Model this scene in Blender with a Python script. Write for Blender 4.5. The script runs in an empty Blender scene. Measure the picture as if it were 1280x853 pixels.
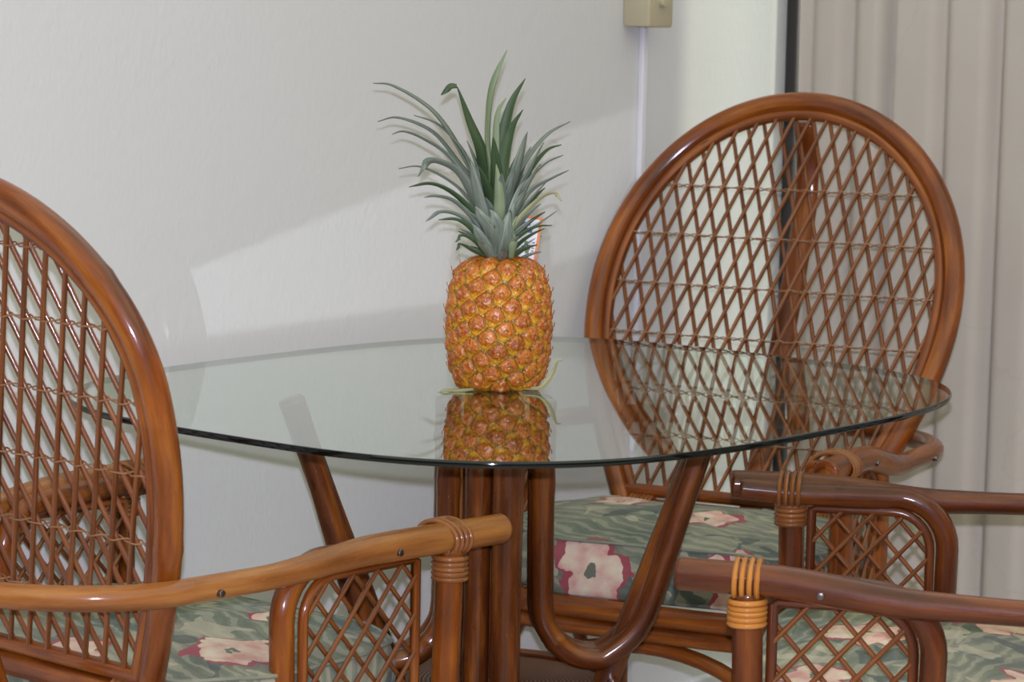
import bpy, math, random
from math import sin, cos, pi, radians, sqrt, exp, atan2, hypot
from mathutils import Vector, Matrix
random.seed(7)
C = bpy.context.scene.collection

# ------------------------------------------------------------------ camera numbers
CAM_H, PITCH, ROLL, FPX = 1.19, radians(6.9), radians(1.15), 3440.0
_rt = Vector((1, 0, 0)); _up = Vector((0, sin(PITCH), cos(PITCH))); _fw = Vector((0, cos(PITCH), -sin(PITCH)))
CR = _rt * cos(ROLL) + _up * sin(ROLL); CU = _up * cos(ROLL) - _rt * sin(ROLL)
def ray(px, py): return (_fw + CR * ((px - 640) / FPX) - CU * ((py - 426.5) / FPX))
def at_y(px, py, Y):
    d = ray(px, py); t = Y / d.y; return Vector((d.x * t, Y, CAM_H + d.z * t))

# ------------------------------------------------------------------ mesh builder
class MB:
    def __init__(s): s.v = []; s.f = []; s.uv = []; s.mi = []
    def grid(s, rows, uvs, close=False, mi=0):
        base = len(s.v); n = len(rows[0])
        for r, u in zip(rows, uvs):
            s.v += [tuple(p) for p in r]; s.uv += [tuple(q) for q in u]
        for i in range(len(rows) - 1):
            for j in range(n - 1):
                a = base + i * n + j
                s.f.append((a, a + 1, a + n + 1, a + n)); s.mi.append(mi)
    def fan(s, ring, centre, uvscale=1.0, flip=False, mi=0):
        base = len(s.v); s.v.append(tuple(centre)); s.uv.append((0, 0))
        for p in ring: s.v.append(tuple(p)); s.uv.append(((p[0] - centre[0]) * uvscale, (p[1] - centre[1]) * uvscale + (p[2] - centre[2]) * uvscale))
        n = len(ring)
        for i in range(n):
            a, b = base + 1 + i, base + 1 + (i + 1) % n
            s.f.append((base, b, a) if flip else (base, a, b)); s.mi.append(mi)
    def tube(s, path, rad, n=14, caps=True, closed=False, nodes=None, uo=None, flat=1.0, mi=0):
        P = [Vector(p) for p in path]
        if closed: P = P + [P[0]]
        L = [0.0]
        for i in range(1, len(P)): L.append(L[-1] + (P[i] - P[i - 1]).length)
        T = []
        for i in range(len(P)):
            if closed: a, b = P[(i - 1) if i > 0 else len(P) - 2], P[(i + 1) if i < len(P) - 1 else 1]
            else: a, b = P[max(i - 1, 0)], P[min(i + 1, len(P) - 1)]
            T.append((b - a).normalized())
        ref = Vector((0, 0, 1)) if abs(T[0].z) < .9 else Vector((1, 0, 0))
        N = (ref - T[0] * ref.dot(T[0])).normalized()
        uo = random.random() * 20 if uo is None else uo
        rows = []; uvs = []; frames = []
        for i, p in enumerate(P):
            N = (N - T[i] * N.dot(T[i])).normalized(); B = T[i].cross(N)
            r = rad(L[i], L[-1]) if callable(rad) else rad
            if nodes:
                for nd in nodes: r += .0012 * exp(-((L[i] - nd) / .004) ** 2)
            frames.append((p, N.copy(), B, r))
            rows.append([p + (N * cos(2 * pi * k / n) + B * (flat * sin(2 * pi * k / n))) * r for k in range(n + 1)])
            uvs.append([(uo + L[i], k / n) for k in range(n + 1)])
        if closed:
            rows[-1] = rows[0]
        s.grid(rows, uvs, mi=mi)
        if caps and not closed:
            for end in (0, -1):
                p, Nn, B, r = frames[end]; d = -T[0] if end == 0 else T[-1]
                rr = [];uu = []
                for q in range(4):
                    a = q / 3 * pi / 2
                    rr.append([p + d * (r * .28 * sin(a)) + (Nn * cos(2 * pi * k / n) + B * (flat * sin(2 * pi * k / n))) * (r * (.82 + .18 * cos(a)) if q < 3 else r * .8) for k in range(n + 1)])
                    uu.append([(uo + .3 * q / 30, k / n) for k in range(n + 1)])
                rr.append([p + d * (r * .28)] * (n + 1)); uu.append([(uo, .5)] * (n + 1))
                s.grid(rr, uu, mi=mi)
    def box(s, c, sz, R=None, bev=0.0, mi=0):
        hx, hy, hz = [q / 2 for q in sz]; b = min(bev, hx * .9, hy * .9, hz * .9)
        R = R or Matrix.Identity(3); c = Vector(c)
        # rounded-edge box from stacked rounded rectangles
        def ring(ins, z):
            pts = []
            for (sx, sy, a0) in ((1, 1, 0), (-1, 1, 90), (-1, -1, 180), (1, -1, 270)):
                for q in range(4 if b > 0 else 1):
                    a = radians(a0 + (q * 30 if b > 0 else 45)); rr = max(b - ins, 0)
                    pts.append(c + R @ Vector((sx * (hx - b) + rr * cos(a), sy * (hy - b) + rr * sin(a), z)) if b > 0 else c + R @ Vector((sx * hx, sy * hy, z)))
            return pts + [pts[0]]
        lv = [(b, -hz), (b * .3, -hz + b * .3), (0, -hz + b), (0, hz - b), (b * .3, hz - b * .3), (b, hz)] if b > 0 else [(0, -hz), (0, hz)]
        rows = [ring(i, z) for i, z in lv]
        s.grid(rows, [[(k * .05, z) for k in range(len(rows[0]))] for i, z in lv], mi=mi)
        s.fan(rows[0][:-1], c + R @ Vector((0, 0, -hz)), flip=True, mi=mi); s.fan(rows[-1][:-1], c + R @ Vector((0, 0, hz)), mi=mi)
    def build(s, name, mats, parent=None, smooth=True, angle=None):
        me = bpy.data.meshes.new(name); me.from_pydata(s.v, [], s.f)
        ul = me.uv_layers.new(name='UVMap')
        vi = [0] * len(me.loops); me.loops.foreach_get('vertex_index', vi)
        flat = []
        for i in vi: flat += s.uv[i]
        ul.data.foreach_set('uv', flat)
        for m in (mats if isinstance(mats, (list, tuple)) else [mats]): me.materials.append(m)
        me.polygons.foreach_set('material_index', s.mi)
        me.polygons.foreach_set('use_smooth', [smooth] * len(me.polygons))
        me.validate(); me.update()
        if angle is not None: me.set_sharp_from_angle(angle=radians(angle))
        o = bpy.data.objects.new(name, me); C.objects.link(o)
        if parent: o.parent = parent
        return o
def thing(name, label, cat, loc=(0, 0, 0), rz=0, group=None):
    o = bpy.data.objects.new(name, None); C.objects.link(o); o.location = loc; o.rotation_euler = (0, 0, rz)
    o.empty_display_size = .05
    return tag(o, label, cat, group)
def tag(o, label, cat, group=None):
    o['label'] = label; o['category'] = cat
    if group: o['group'] = group
    return o
def struct(o): o['kind'] = 'structure'; return o
def sm(x): x = max(0, min(1, x)); return x * x * (3 - 2 * x)
def catmull(P, n=8):
    P = [Vector(p) for p in P]; out = []
    Q = [P[0] * 2 - P[1]] + P + [P[-1] * 2 - P[-2]]
    for i in range(1, len(Q) - 2):
        a, b, c, d = Q[i - 1:i + 3]
        for k in range(n):
            t = k / n; out.append(.5 * ((2 * b) + (c - a) * t + (2 * a - 5 * b + 4 * c - d) * t * t + (3 * b - a - 3 * c + d) * t ** 3))
    out.append(P[-1].copy()); return out

# ------------------------------------------------------------------ materials
class NT:
    def __init__(s, name):
        s.m = bpy.data.materials.new(name); s.m.use_nodes = True; s.t = s.m.node_tree; s.t.nodes.clear()
        s.out = s.n('ShaderNodeOutputMaterial')
    def n(s, ty, **k):
        o = s.t.nodes.new(ty)
        for a, b in k.items():
            if a.startswith('i_'): o.inputs[a[2:].replace('_', ' ')].default_value = b
            else: setattr(o, a, b)
        return o
    def l(s, a, b): s.t.links.new(a, b)
    def math(s, op, a, b=None, c=None, clamp=False):
        o = s.n('ShaderNodeMath', operation=op, use_clamp=clamp)
        for i, x in enumerate((a, b, c)):
            if x is None: continue
            if isinstance(x, (int, float)): o.inputs[i].default_value = x
            else: s.l(x, o.inputs[i])
        return o.outputs[0]
    def mix(s, f, a, b, mode='MIX'):
        o = s.n('ShaderNodeMix', data_type='RGBA', blend_type=mode)
        for i, x in ((0, f), (6, a), (7, b)):
            if isinstance(x, (int, float, tuple)): o.inputs[i].default_value = x if not isinstance(x, tuple) else (*x, 1)[:4]
            else: s.l(x, o.inputs[i])
        return o.outputs[2]
    def ramp(s, f, st, interp='LINEAR'):
        o = s.n('ShaderNodeValToRGB'); o.color_ramp.interpolation = interp; e = o.color_ramp.elements
        while len(e) < len(st): e.new(.5)
        for k, (p, c) in enumerate(st): e[k].position = p; e[k].color = (*c, 1) if len(c) == 3 else c
        s.l(f, o.inputs[0]); return o.outputs[0]
    def noise(s, vec, scale, detail=3, rough=.5, dist=0):
        o = s.n('ShaderNodeTexNoise', i_Scale=scale, i_Detail=detail, i_Roughness=rough, i_Distortion=dist)
        if vec is not None: s.l(vec, o.inputs['Vector'])
        return o.outputs[0]
    def mapv(s, vec, sc=(1, 1, 1), loc=(0, 0, 0), rot=(0, 0, 0)):
        o = s.n('ShaderNodeMapping'); s.l(vec, o.inputs[0]); o.inputs['Scale'].default_value = sc; o.inputs['Location'].default_value = loc; o.inputs['Rotation'].default_value = rot
        return o.outputs[0]
    def bsdf(s, **k):
        b = s.n('ShaderNodeBsdfPrincipled')
        for a, x in k.items():
            i = b.inputs[a.replace('_', ' ')]
            if isinstance(x, (int, float, tuple)): i.default_value = x if not (isinstance(x, tuple) and len(x) == 3) else (*x, 1)
            else: s.l(x, i)
        return b
    def bump(s, h, strength, dist, b):
        o = s.n('ShaderNodeBump', i_Strength=strength, i_Distance=dist); s.l(h, o.inputs['Height']); s.l(o.outputs[0], b.inputs['Normal'])
    def done(s, b): s.l(b.outputs[0], s.out.inputs[0]); return s.m
def lin(r, g, b): return tuple(((c / 255 + .055) / 1.055) ** 2.4 if c > 10 else c / 255 / 12.92 for c in (r, g, b))

def rattan(name, dark, mid, light, worn=0.0, rough=.3):
    k = NT(name); uv = k.n('ShaderNodeTexCoord').outputs['UV']
    lng = k.noise(k.mapv(uv, (3, 2.2, 1)), 2.0, 4, .55)
    grain = k.noise(k.mapv(uv, (6, 60, 1)), 3.0, 3, .6)
    c = k.ramp(lng, [(.25, dark), (.5, mid), (.78, light)])
    c = k.mix(k.math('MULTIPLY', k.math('SUBTRACT', grain, .35, clamp=True), 1.1, clamp=True), c, dark)
    # darker knots
    vo = k.n('ShaderNodeTexVoronoi', feature='F1', i_Scale=1.0, i_Randomness=1.0); k.l(k.mapv(uv, (9, 2.2, 1)), vo.inputs['Vector'])
    kn = k.math('LESS_THAN', vo.outputs['Distance'], .075)
    c = k.mix(k.math('MULTIPLY', kn, .55), c, tuple(q * .35 for q in dark))
    if worn:
        w = k.noise(k.mapv(uv, (10, 8, 1)), 7, 5, .75)
        w = k.math('MULTIPLY', k.math('GREATER_THAN', w, .66), worn)
        c = k.mix(w, c, lin(205, 150, 95))
    rn = k.math('ADD', k.math('MULTIPLY', k.noise(k.mapv(uv, (20, 10, 1)), 4, 3), .25), rough - .12)
    b = k.bsdf(Base_Color=c, Roughness=rn, Coat_Weight=.6, Coat_Roughness=.13, Specular_IOR_Level=.16)
    k.bump(k.math('ADD', grain, k.math('MULTIPLY', lng, 1.5)), .25, .0012, b)
    return k.done(b)
R_MID = rattan('rattan_varnished', lin(58, 25, 7), lin(128, 64, 18), lin(178, 106, 34))
R_DARK = rattan('rattan_mahogany', lin(48, 20, 9), lin(92, 42, 16), lin(138, 74, 28))
R_GOLD = rattan('rattan_worn_gold', lin(98, 52, 20), lin(150, 92, 42), lin(186, 128, 66), .8)
R_ROD = rattan('rattan_rods', lin(72, 34, 14), lin(120, 66, 30), lin(158, 98, 50))
R_LEG = rattan('rattan_table_poles', lin(44, 19, 8), lin(92, 44, 15), lin(154, 88, 32), .35)
CANE = rattan('cane_wrap', lin(150, 86, 30), lin(190, 124, 52), lin(214, 158, 84), 0, .35)
CANE_BROWN = rattan('cane_wrap_brown', lin(96, 52, 24), lin(142, 86, 44), lin(180, 122, 70), 0, .35)
CORD = rattan('cane_cord', lin(104, 68, 42), lin(146, 104, 70), lin(182, 144, 108), 0, .4)
def metal():
    k = NT('screw_metal'); b = k.bsdf(Base_Color=(.18, .15, .14), Metallic=1.0, Roughness=.3); return k.done(b)
SCREW = metal()

def plaster():
    k = NT('wall_plaster'); o = k.n('ShaderNodeTexCoord').outputs['Object']
    n1 = k.noise(k.mapv(o, (1, 1, .55)), 150, 2, .5); n2 = k.noise(o, 45, 2, .5)
    c = k.mix(k.noise(o, 1.5, 2), lin(208, 208, 206), lin(213, 213, 211))
    b = k.bsdf(Base_Color=c, Roughness=.55, Specular_IOR_Level=.3)
    k.bump(k.math('ADD', n1, n2), .35, .0016, b); return k.done(b)
PLASTER = plaster()
def simple(name, col, rough=.5, spec=.5, **kw):
    k = NT(name); o = k.n('ShaderNodeTexCoord').outputs['Object']
    c = k.mix(k.noise(o, 14, 3), col, tuple(q * .88 for q in col))
    return k.done(k.bsdf(Base_Color=c, Roughness=rough, Specular_IOR_Level=spec, **kw))
WHITE_PLASTIC = simple('white_plastic', lin(222, 222, 228), .4)
BEIGE_PLASTIC = simple('beige_plastic', lin(190, 180, 150), .45)
BRONZE = simple('dark_bronze_frame', lin(48, 46, 44), .4)
FLOORM = simple('floor_tile', lin(190, 182, 170), .4)
CEILM = simple('ceiling_paint', lin(225, 222, 215), .8)

def curtain_mat():
    k = NT('curtain_fabric'); uv = k.n('ShaderNodeTexCoord').outputs['UV']
    weave = k.noise(k.mapv(uv, (40, 900, 1)), 1, 2); w2 = k.noise(k.mapv(uv, (900, 60, 1)), 1, 2)
    c = k.mix(k.noise(k.mapv(uv, (3, 2, 1)), 3, 4), lin(196, 188, 176), lin(208, 201, 190))
    c = k.mix(k.math('MULTIPLY', weave, .12), c, lin(150, 140, 125))
    # thin hairline creases
    vo = k.n('ShaderNodeTexVoronoi', feature='DISTANCE_TO_EDGE', i_Scale=2.2)
    wv = k.n('ShaderNodeTexNoise', i_Scale=6.0, i_Detail=4); k.l(uv, wv.inputs[0])
    ad = k.n('ShaderNodeMix', data_type='VECTOR'); ad.inputs[0].default_value = .25; k.l(uv, ad.inputs[4]); k.l(wv.outputs[1], ad.inputs[5]); k.l(ad.outputs[1], vo.inputs['Vector'])
    ln = k.math('MULTIPLY', k.math('LESS_THAN', vo.outputs[0], .005), k.math('MULTIPLY', k.noise(uv, 3, 2), .16))
    c = k.mix(ln, c, lin(160, 146, 118))
    b = k.bsdf(Base_Color=c, Roughness=.9, Specular_IOR_Level=.1)
    k.bump(k.math('ADD', weave, w2), .2, .001, b)
    tr = k.n('ShaderNodeBsdfTranslucent'); k.l(c, tr.inputs[0]); mx = k.n('ShaderNodeMixShader'); mx.inputs[0].default_value = .12
    k.l(b.outputs[0], mx.inputs[1]); k.l(tr.outputs[0], mx.inputs[2]); return k.done(mx)
CURTAIN = curtain_mat()

def glass_top_mat():
    # clear sheet: both faces' Fresnel reflection combined, seen from either side
    k = NT('table_glass'); g = k.n('ShaderNodeNewGeometry')
    d = k.n('ShaderNodeVectorMath', operation='DOT_PRODUCT'); k.l(g.outputs['Normal'], d.inputs[0]); k.l(g.outputs['Incoming'], d.inputs[1])
    c = k.math('ABSOLUTE', d.outputs['Value'])
    gg = k.math('SQRT', k.math('ADD', k.math('MULTIPLY', c, c), 1.52 ** 2 - 1))
    A = k.math('DIVIDE', k.math('SUBTRACT', gg, c), k.math('ADD', gg, c))
    B = k.math('DIVIDE', k.math('SUBTRACT', k.math('MULTIPLY', c, k.math('ADD', gg, c)), 1.0), k.math('ADD', k.math('MULTIPLY', c, k.math('SUBTRACT', gg, c)), 1.0))
    F = k.math('MULTIPLY', k.math('MULTIPLY', k.math('MULTIPLY', A, A), .5), k.math('ADD', 1.0, k.math('MULTIPLY', B, B)))
    T = k.math('DIVIDE', k.math('MULTIPLY', F, 2.0), k.math('ADD', F, 1.0), clamp=True)
    tr = k.n('ShaderNodeBsdfTransparent'); tr.inputs[0].default_value = (.80, .87, .83, 1)
    gl = k.n('ShaderNodeBsdfGlossy'); gl.inputs['Roughness'].default_value = 0.0; gl.inputs[0].default_value = (.95, .985, .965, 1)
    mx = k.n('ShaderNodeMixShader'); k.l(T, mx.inputs[0]); k.l(tr.outputs[0], mx.inputs[1]); k.l(gl.outputs[0], mx.inputs[2])
    return k.done(mx)
GLASS = glass_top_mat()
def clear():
    k = NT('glass_underside'); tr = k.n('ShaderNodeBsdfTransparent'); tr.inputs[0].default_value = (.97, .99, .98, 1); return k.done(tr)
GLASS_UNDER = clear()
def edge():
    k = NT('glass_edge'); o = k.n('ShaderNodeTexCoord').outputs['Object']
    c = k.mix(k.noise(o, 20, 2), lin(3, 8, 9), lin(8, 15, 16))
    return k.done(k.bsdf(Base_Color=c, Roughness=.06, IOR=1.5, Specular_IOR_Level=.5))
GLASS_EDGE = edge()
def pane():
    k = NT('window_glass'); tr = k.n('ShaderNodeBsdfTransparent'); tr.inputs[0].default_value = (.9, .93, .92, 1)
    gl = k.n('ShaderNodeBsdfGlossy'); gl.inputs['Roughness'].default_value = .01; mx = k.n('ShaderNodeMixShader'); mx.inputs[0].default_value = .08
    k.l(tr.outputs[0], mx.inputs[1]); k.l(gl.outputs[0], mx.inputs[2]); return k.done(mx)
PANE = pane()

def floral(name, flowers, seed):
    k = NT(name); uv = k.n('ShaderNodeTexCoord').outputs['UV']
    wn = k.n('ShaderNodeTexNoise', i_Scale=26.0, i_Detail=3); k.l(uv, wn.inputs[0])
    wd = k.n('ShaderNodeVectorMath', operation='MULTIPLY_ADD'); k.l(wn.outputs[1], wd.inputs[0]); wd.inputs[1].default_value = (.03, .03, 0); k.l(uv, wd.inputs[2])
    uvd = wd.outputs[0]
    # sage ground with brushed palm fronds
    base = k.ramp(k.noise(k.mapv(uv, (1, 1, 1), (seed, 0, 0)), 9, 3), [(.3, lin(84, 94, 82)), (.5, lin(116, 120, 102)), (.7, lin(150, 146, 124))])
    fr = k.n('ShaderNodeTexWave', wave_type='BANDS', bands_direction='DIAGONAL', i_Scale=16.0, i_Distortion=9.0, i_Detail=2.0); fr.inputs['Detail Scale'].default_value = .6
    k.l(k.mapv(uvd, (.5, 1.7, 1), (seed * 2, 0, 0)), fr.inputs[0])
    base = k.mix(k.math('MULTIPLY', k.math('GREATER_THAN', fr.outputs[1], .76), .30), base, lin(184, 178, 156))
    base = k.mix(k.math('MULTIPLY', k.math('LESS_THAN', fr.outputs[1], .12), .28), base, lin(70, 84, 80))
    lf = k.noise(k.mapv(uvd, (1, 1, 1), (seed * 3 + 4, 0, 0)), 13, 2, .5, .6)
    base = k.mix(k.math('MULTIPLY', k.math('GREATER_THAN', lf, .60), .75), base, lin(66, 78, 76))
    base = k.mix(k.math('MULTIPLY', k.math('LESS_THAN', lf, .36), .55), base, lin(186, 176, 154))
    sep = k.n('ShaderNodeSeparateXYZ'); k.l(uvd, sep.inputs[0])
    for (cx, cy, R, ph, np_) in flowers:
        dx = k.math('SUBTRACT', sep.outputs[0], cx); dy = k.math('SUBTRACT', sep.outputs[1], cy)
        r = k.math('SQRT', k.math('ADD', k.math('MULTIPLY', dx, dx), k.math('MULTIPLY', dy, dy)))
        a = k.math('ARCTAN2', dy, dx)
        lobe = k.math('ABSOLUTE', k.math('COSINE', k.math('MULTIPLY', k.math('ADD', a, ph), np_ / 2)))
        edge_ = k.math('MULTIPLY', k.math('ADD', .70, k.math('MULTIPLY', lobe, .32)), R)
        q = k.math('DIVIDE', r, edge_)
        wob = k.math('MULTIPLY', k.math('SUBTRACT', k.noise(uv, 34, 3), .5), .8)
        q2 = k.math('ADD', q, wob)
        petal = k.ramp(k.noise(uv, 30, 3), [(.35, lin(196, 142, 132)), (.5, lin(208, 178, 160)), (.65, lin(214, 200, 174))])
        col = k.mix(k.math('MULTIPLY', k.math('GREATER_THAN', k.math('ADD', q2, k.math('MULTIPLY', k.math('SUBTRACT', k.noise(uv, 17, 1), .5), 1.1)), .92), .9), petal, lin(140, 44, 64))
        col = k.mix(k.math('LESS_THAN', k.math('ADD', k.math('DIVIDE', r, R), k.math('MULTIPLY', wob, 1.4)), .11), col, lin(104, 106, 92))
        base = k.mix(k.math('LESS_THAN', q2, 1.08), base, col)
    b = k.bsdf(Base_Color=base, Roughness=.75, Specular_IOR_Level=.25, Sheen_Weight=.1)
    k.bump(k.noise(k.mapv(uv, (500, 500, 1)), 1, 2), .15, .0006, b)
    return k.done(b)

# ------------------------------------------------------------------ the room
WD = Vector((.6497, .7602, 0)); WN = Vector((.7602, -.6497, 0))      # left wall: direction away, normal into the room
A0 = Vector((-.43, 3.62, 0)); COR = A0 + WD * 1.348                  # the corner beside the sliding door
ED = WN.copy()                                                       # door wall runs from the corner towards the right
EN = Vector((-WD.x, -WD.y, 0))                                       # its normal into the room
WALL_ANG = atan2(WD.y, WD.x)
RW = Matrix.Rotation(WALL_ANG, 3, 'Z')
def slab(name, p0, p1, z0, z1, outn, th, mat):
    """upright slab whose room face runs p0-p1; outn points out of the room"""
    m = MB(); d = (p1 - p0); L = d.length; d.normalize(); ang = atan2(d.y, d.x)
    c = (p0 + p1) / 2 + outn * (th / 2); m.box((c.x, c.y, (z0 + z1) / 2), (L, th, z1 - z0), Matrix.Rotation(ang, 3, 'Z'))
    return m.build(name, mat, smooth=False)
struct(slab('wall_left', COR - WD * 5.2, COR + WD * .12, 0, 2.5, -WN, .12, PLASTER))
# door wall: door opening from .0 to 1.9 m along it, then solid, header above
struct(slab('wall_right', COR + ED * 2.02, COR + ED * 4.6, 0, 2.5, -EN, .12, PLASTER))
struct(slab('wall_header', COR, COR + ED * 2.02, 2.08, 2.5, -EN, .12, PLASTER))
m = MB(); fc = COR - WD * 2.4 + ED * 2.2; m.box((fc.x, fc.y, -.03), (5.6, 4.9, .06), RW); struct(m.build('floor', FLOORM, smooth=False))
m = MB(); bc = COR - WD * 2.3 + WN * .008; m.box((bc.x, bc.y, .045), (4.6, .016, .09), RW, .004); struct(m.build('baseboard_left', WHITE_PLASTIC, smooth=False))

# sliding door frame (dark bronze) with its panes, curtain in front of it
dr = struct(bpy.data.objects.new('door_1', None)); C.objects.link(dr)
def dbar(mm, e0, e1, z0, z1, dep=.05, out=.035):
    c = COR + ED * ((e0 + e1) / 2) - EN * out; mm.box((c.x, c.y, (z0 + z1) / 2), (dep, abs(e1 - e0), z1 - z0), RW, .003)
m = MB()
dbar(m, .0, .022, 0, 2.08, .03, .02); dbar(m, 1.97, 2.02, 0, 2.08); dbar(m, .05, 1.97, 2.03, 2.08); dbar(m, .05, 1.97, 0, .05); dbar(m, .98, 1.04, .05, 2.03)
m.build('door_frame', BRONZE, dr, smooth=False)
for e0, e1 in ((.05, .98), (1.04, 1.97)):
    m = MB(); dbar(m, e0, e1, .05, 2.03, .006); m.build('glass_pane', PANE, dr, smooth=False)

# curtain: hanging cloth with soft irregular folds
def curtain():
    rows = []; uvs = []; NX = 420; NZ = 26; L0 = .112; L1 = 1.30
    rnd = random.Random(3); folds = []
    x = 0
    while x < L1 + .1: folds.append((x, -rnd.uniform(.014, .034), rnd.uniform(.006, .013))); x += rnd.uniform(.055, .105)
    m = MB()
    for side in (0, 1):
        rows = []; uvs = []
        for j in range(NZ + 1):
            z = .02 + (2.12 - .02) * j / NZ; r = []; u = []
            for i in range(NX + 1):
                t = L0 + (L1 - L0) * i / NX
                d = .012 * sin(t * 7.5 + .5 + .12 * z)
                for (c0, amp, wd) in folds:
                    w = wd * (1.25 - .25 * z / 2.1); cc = c0 + .010 * sin(c0 * 40) * (1 - z / 2.1)
                    d += amp * exp(-((t - cc) / w) ** 2)
                p = COR + ED * t + EN * (.105 + d + (.0016 if side else 0))
                r.append((p.x, p.y, z)); u.append((t, z))
            rows.append(r); uvs.append(u)
        m.grid(rows, uvs)
    o = m.build('curtain', CURTAIN)
    return tag(o, 'off-white pleated curtain hanging over the sliding door', 'curtain')
curtain()

# beige surface box with a white raceway running down from it
def wall_pt(px, py):
    d = ray(px, py); o = Vector((0, 0, CAM_H)); t = ((A0 - o).dot(WN)) / d.dot(WN); p = o + d * t
    return p
bx = thing('surface_box', 'small beige plastic electrical box fixed high on the white wall', 'electrical box')
p = wall_pt(778, 33); zb = p.z; q = Vector((p.x, p.y, 0)) + WD * .031
m = MB(); c = q + WN * .026; m.box((c.x, c.y, zb + .058), (.062, .052, .116), RW, .004); m.build('housing', BEIGE_PLASTIC, bx, smooth=True, angle=40)
m = MB(); c = q + WN * .052; m.tube([(c.x, c.y, zb + .04), (c.x + WN.x * .006, c.y + WN.y * .006, zb + .04)], .009, 18); m.build('knob', BEIGE_PLASTIC, bx)
rp = wall_pt(800, 120); m = MB(); c = Vector((rp.x, rp.y, 0)) + WN * .005
m.box((c.x, c.y, zb / 2 + .05), (.013, .010, zb - .1), RW, .002)
tag(m.build('wall_raceway', WHITE_PLASTIC, smooth=True, angle=40), 'narrow white cable raceway running down the wall below the beige box', 'cable cover')

# ------------------------------------------------------------------ chair
def rim_curve(P, ins=0.0, s0=-.04, n=64, m=26):
    a, b, sc, wp, th, zcb = P['a'] - ins, P['b'] - ins, P['sc'], P['wp'] - ins, P['th'], P['zcb']
    pts = []
    def lo(u): return wp + (a - wp) * cos(pi / 2 * u)
    umax = (sc - s0) / sc
    left = [(lo(umax * (1 - k / m)), sc - sc * umax * (1 - k / m)) for k in range(m)]
    arc = [(a * cos(pi * k / n), sc + b * sin(pi * k / n)) for k in range(n + 1)]
    right = [(-lo(umax * k / m), sc - sc * umax * k / m) for k in range(1, m + 1)]
    return left + arc + right
def back_pt(P, x, s, off=0.0):
    t = P['th']; return Vector((x, -s * sin(t) - off * cos(t), P['zcb'] + s * cos(t) - off * sin(t)))
def half_width(P, s, ins):
    a, b, sc, wp = P['a'] - ins, P['b'] - ins, P['sc'], P['wp'] - ins
    if s > sc:
        q = (s - sc) / b; return a * sqrt(max(0, 1 - q * q)) if q < 1 else -1
    return wp + (a - wp) * cos(pi / 2 * (sc - s) / sc) if s > 0 else -1
def clip(p0, p1, inside, n=240):
    """longest run of the segment lying inside"""
    best = None; cur = None
    for i in range(n + 1):
        t = i / n; p = (p0[0] + (p1[0] - p0[0]) * t, p0[1] + (p1[1] - p0[1]) * t)
        if inside(*p):
            cur = (cur[0], t) if cur else (t, t)
            if best is None or cur[1] - cur[0] > best[1] - best[0]: best = cur
        else: cur = None
    if best is None or best[1] - best[0] < .012: return None
    f = lambda t: (p0[0] + (p1[0] - p0[0]) * t, p0[1] + (p1[1] - p0[1]) * t)
    return f(best[0]), f(best[1])
def rail_xz(P, y):
    x = P['wr'] + (P['wf'] - P['wr']) * (y - P['yc']) / (P['yf'] - P['yc'])
    k = sm((y - (P['ys'] - .09)) / .18); return x, P['zr'] + (P['zf'] - P['zr']) * k
def ringturn(m, c, axis, r, tr, sx=1.0, up=None, n=22):
    axis = Vector(axis).normalized(); ref = Vector(up) if up is not None else (Vector((0, 0, 1)) if abs(axis.z) < .9 else Vector((1, 0, 0)))
    N = (ref - axis * ref.dot(axis)).normalized(); B = axis.cross(N)
    m.tube([Vector(c) + N * (r * cos(2 * pi * k / n)) + B * (r * sx * sin(2 * pi * k / n)) for k in range(n)], tr, 7, closed=True, caps=False)

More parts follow.
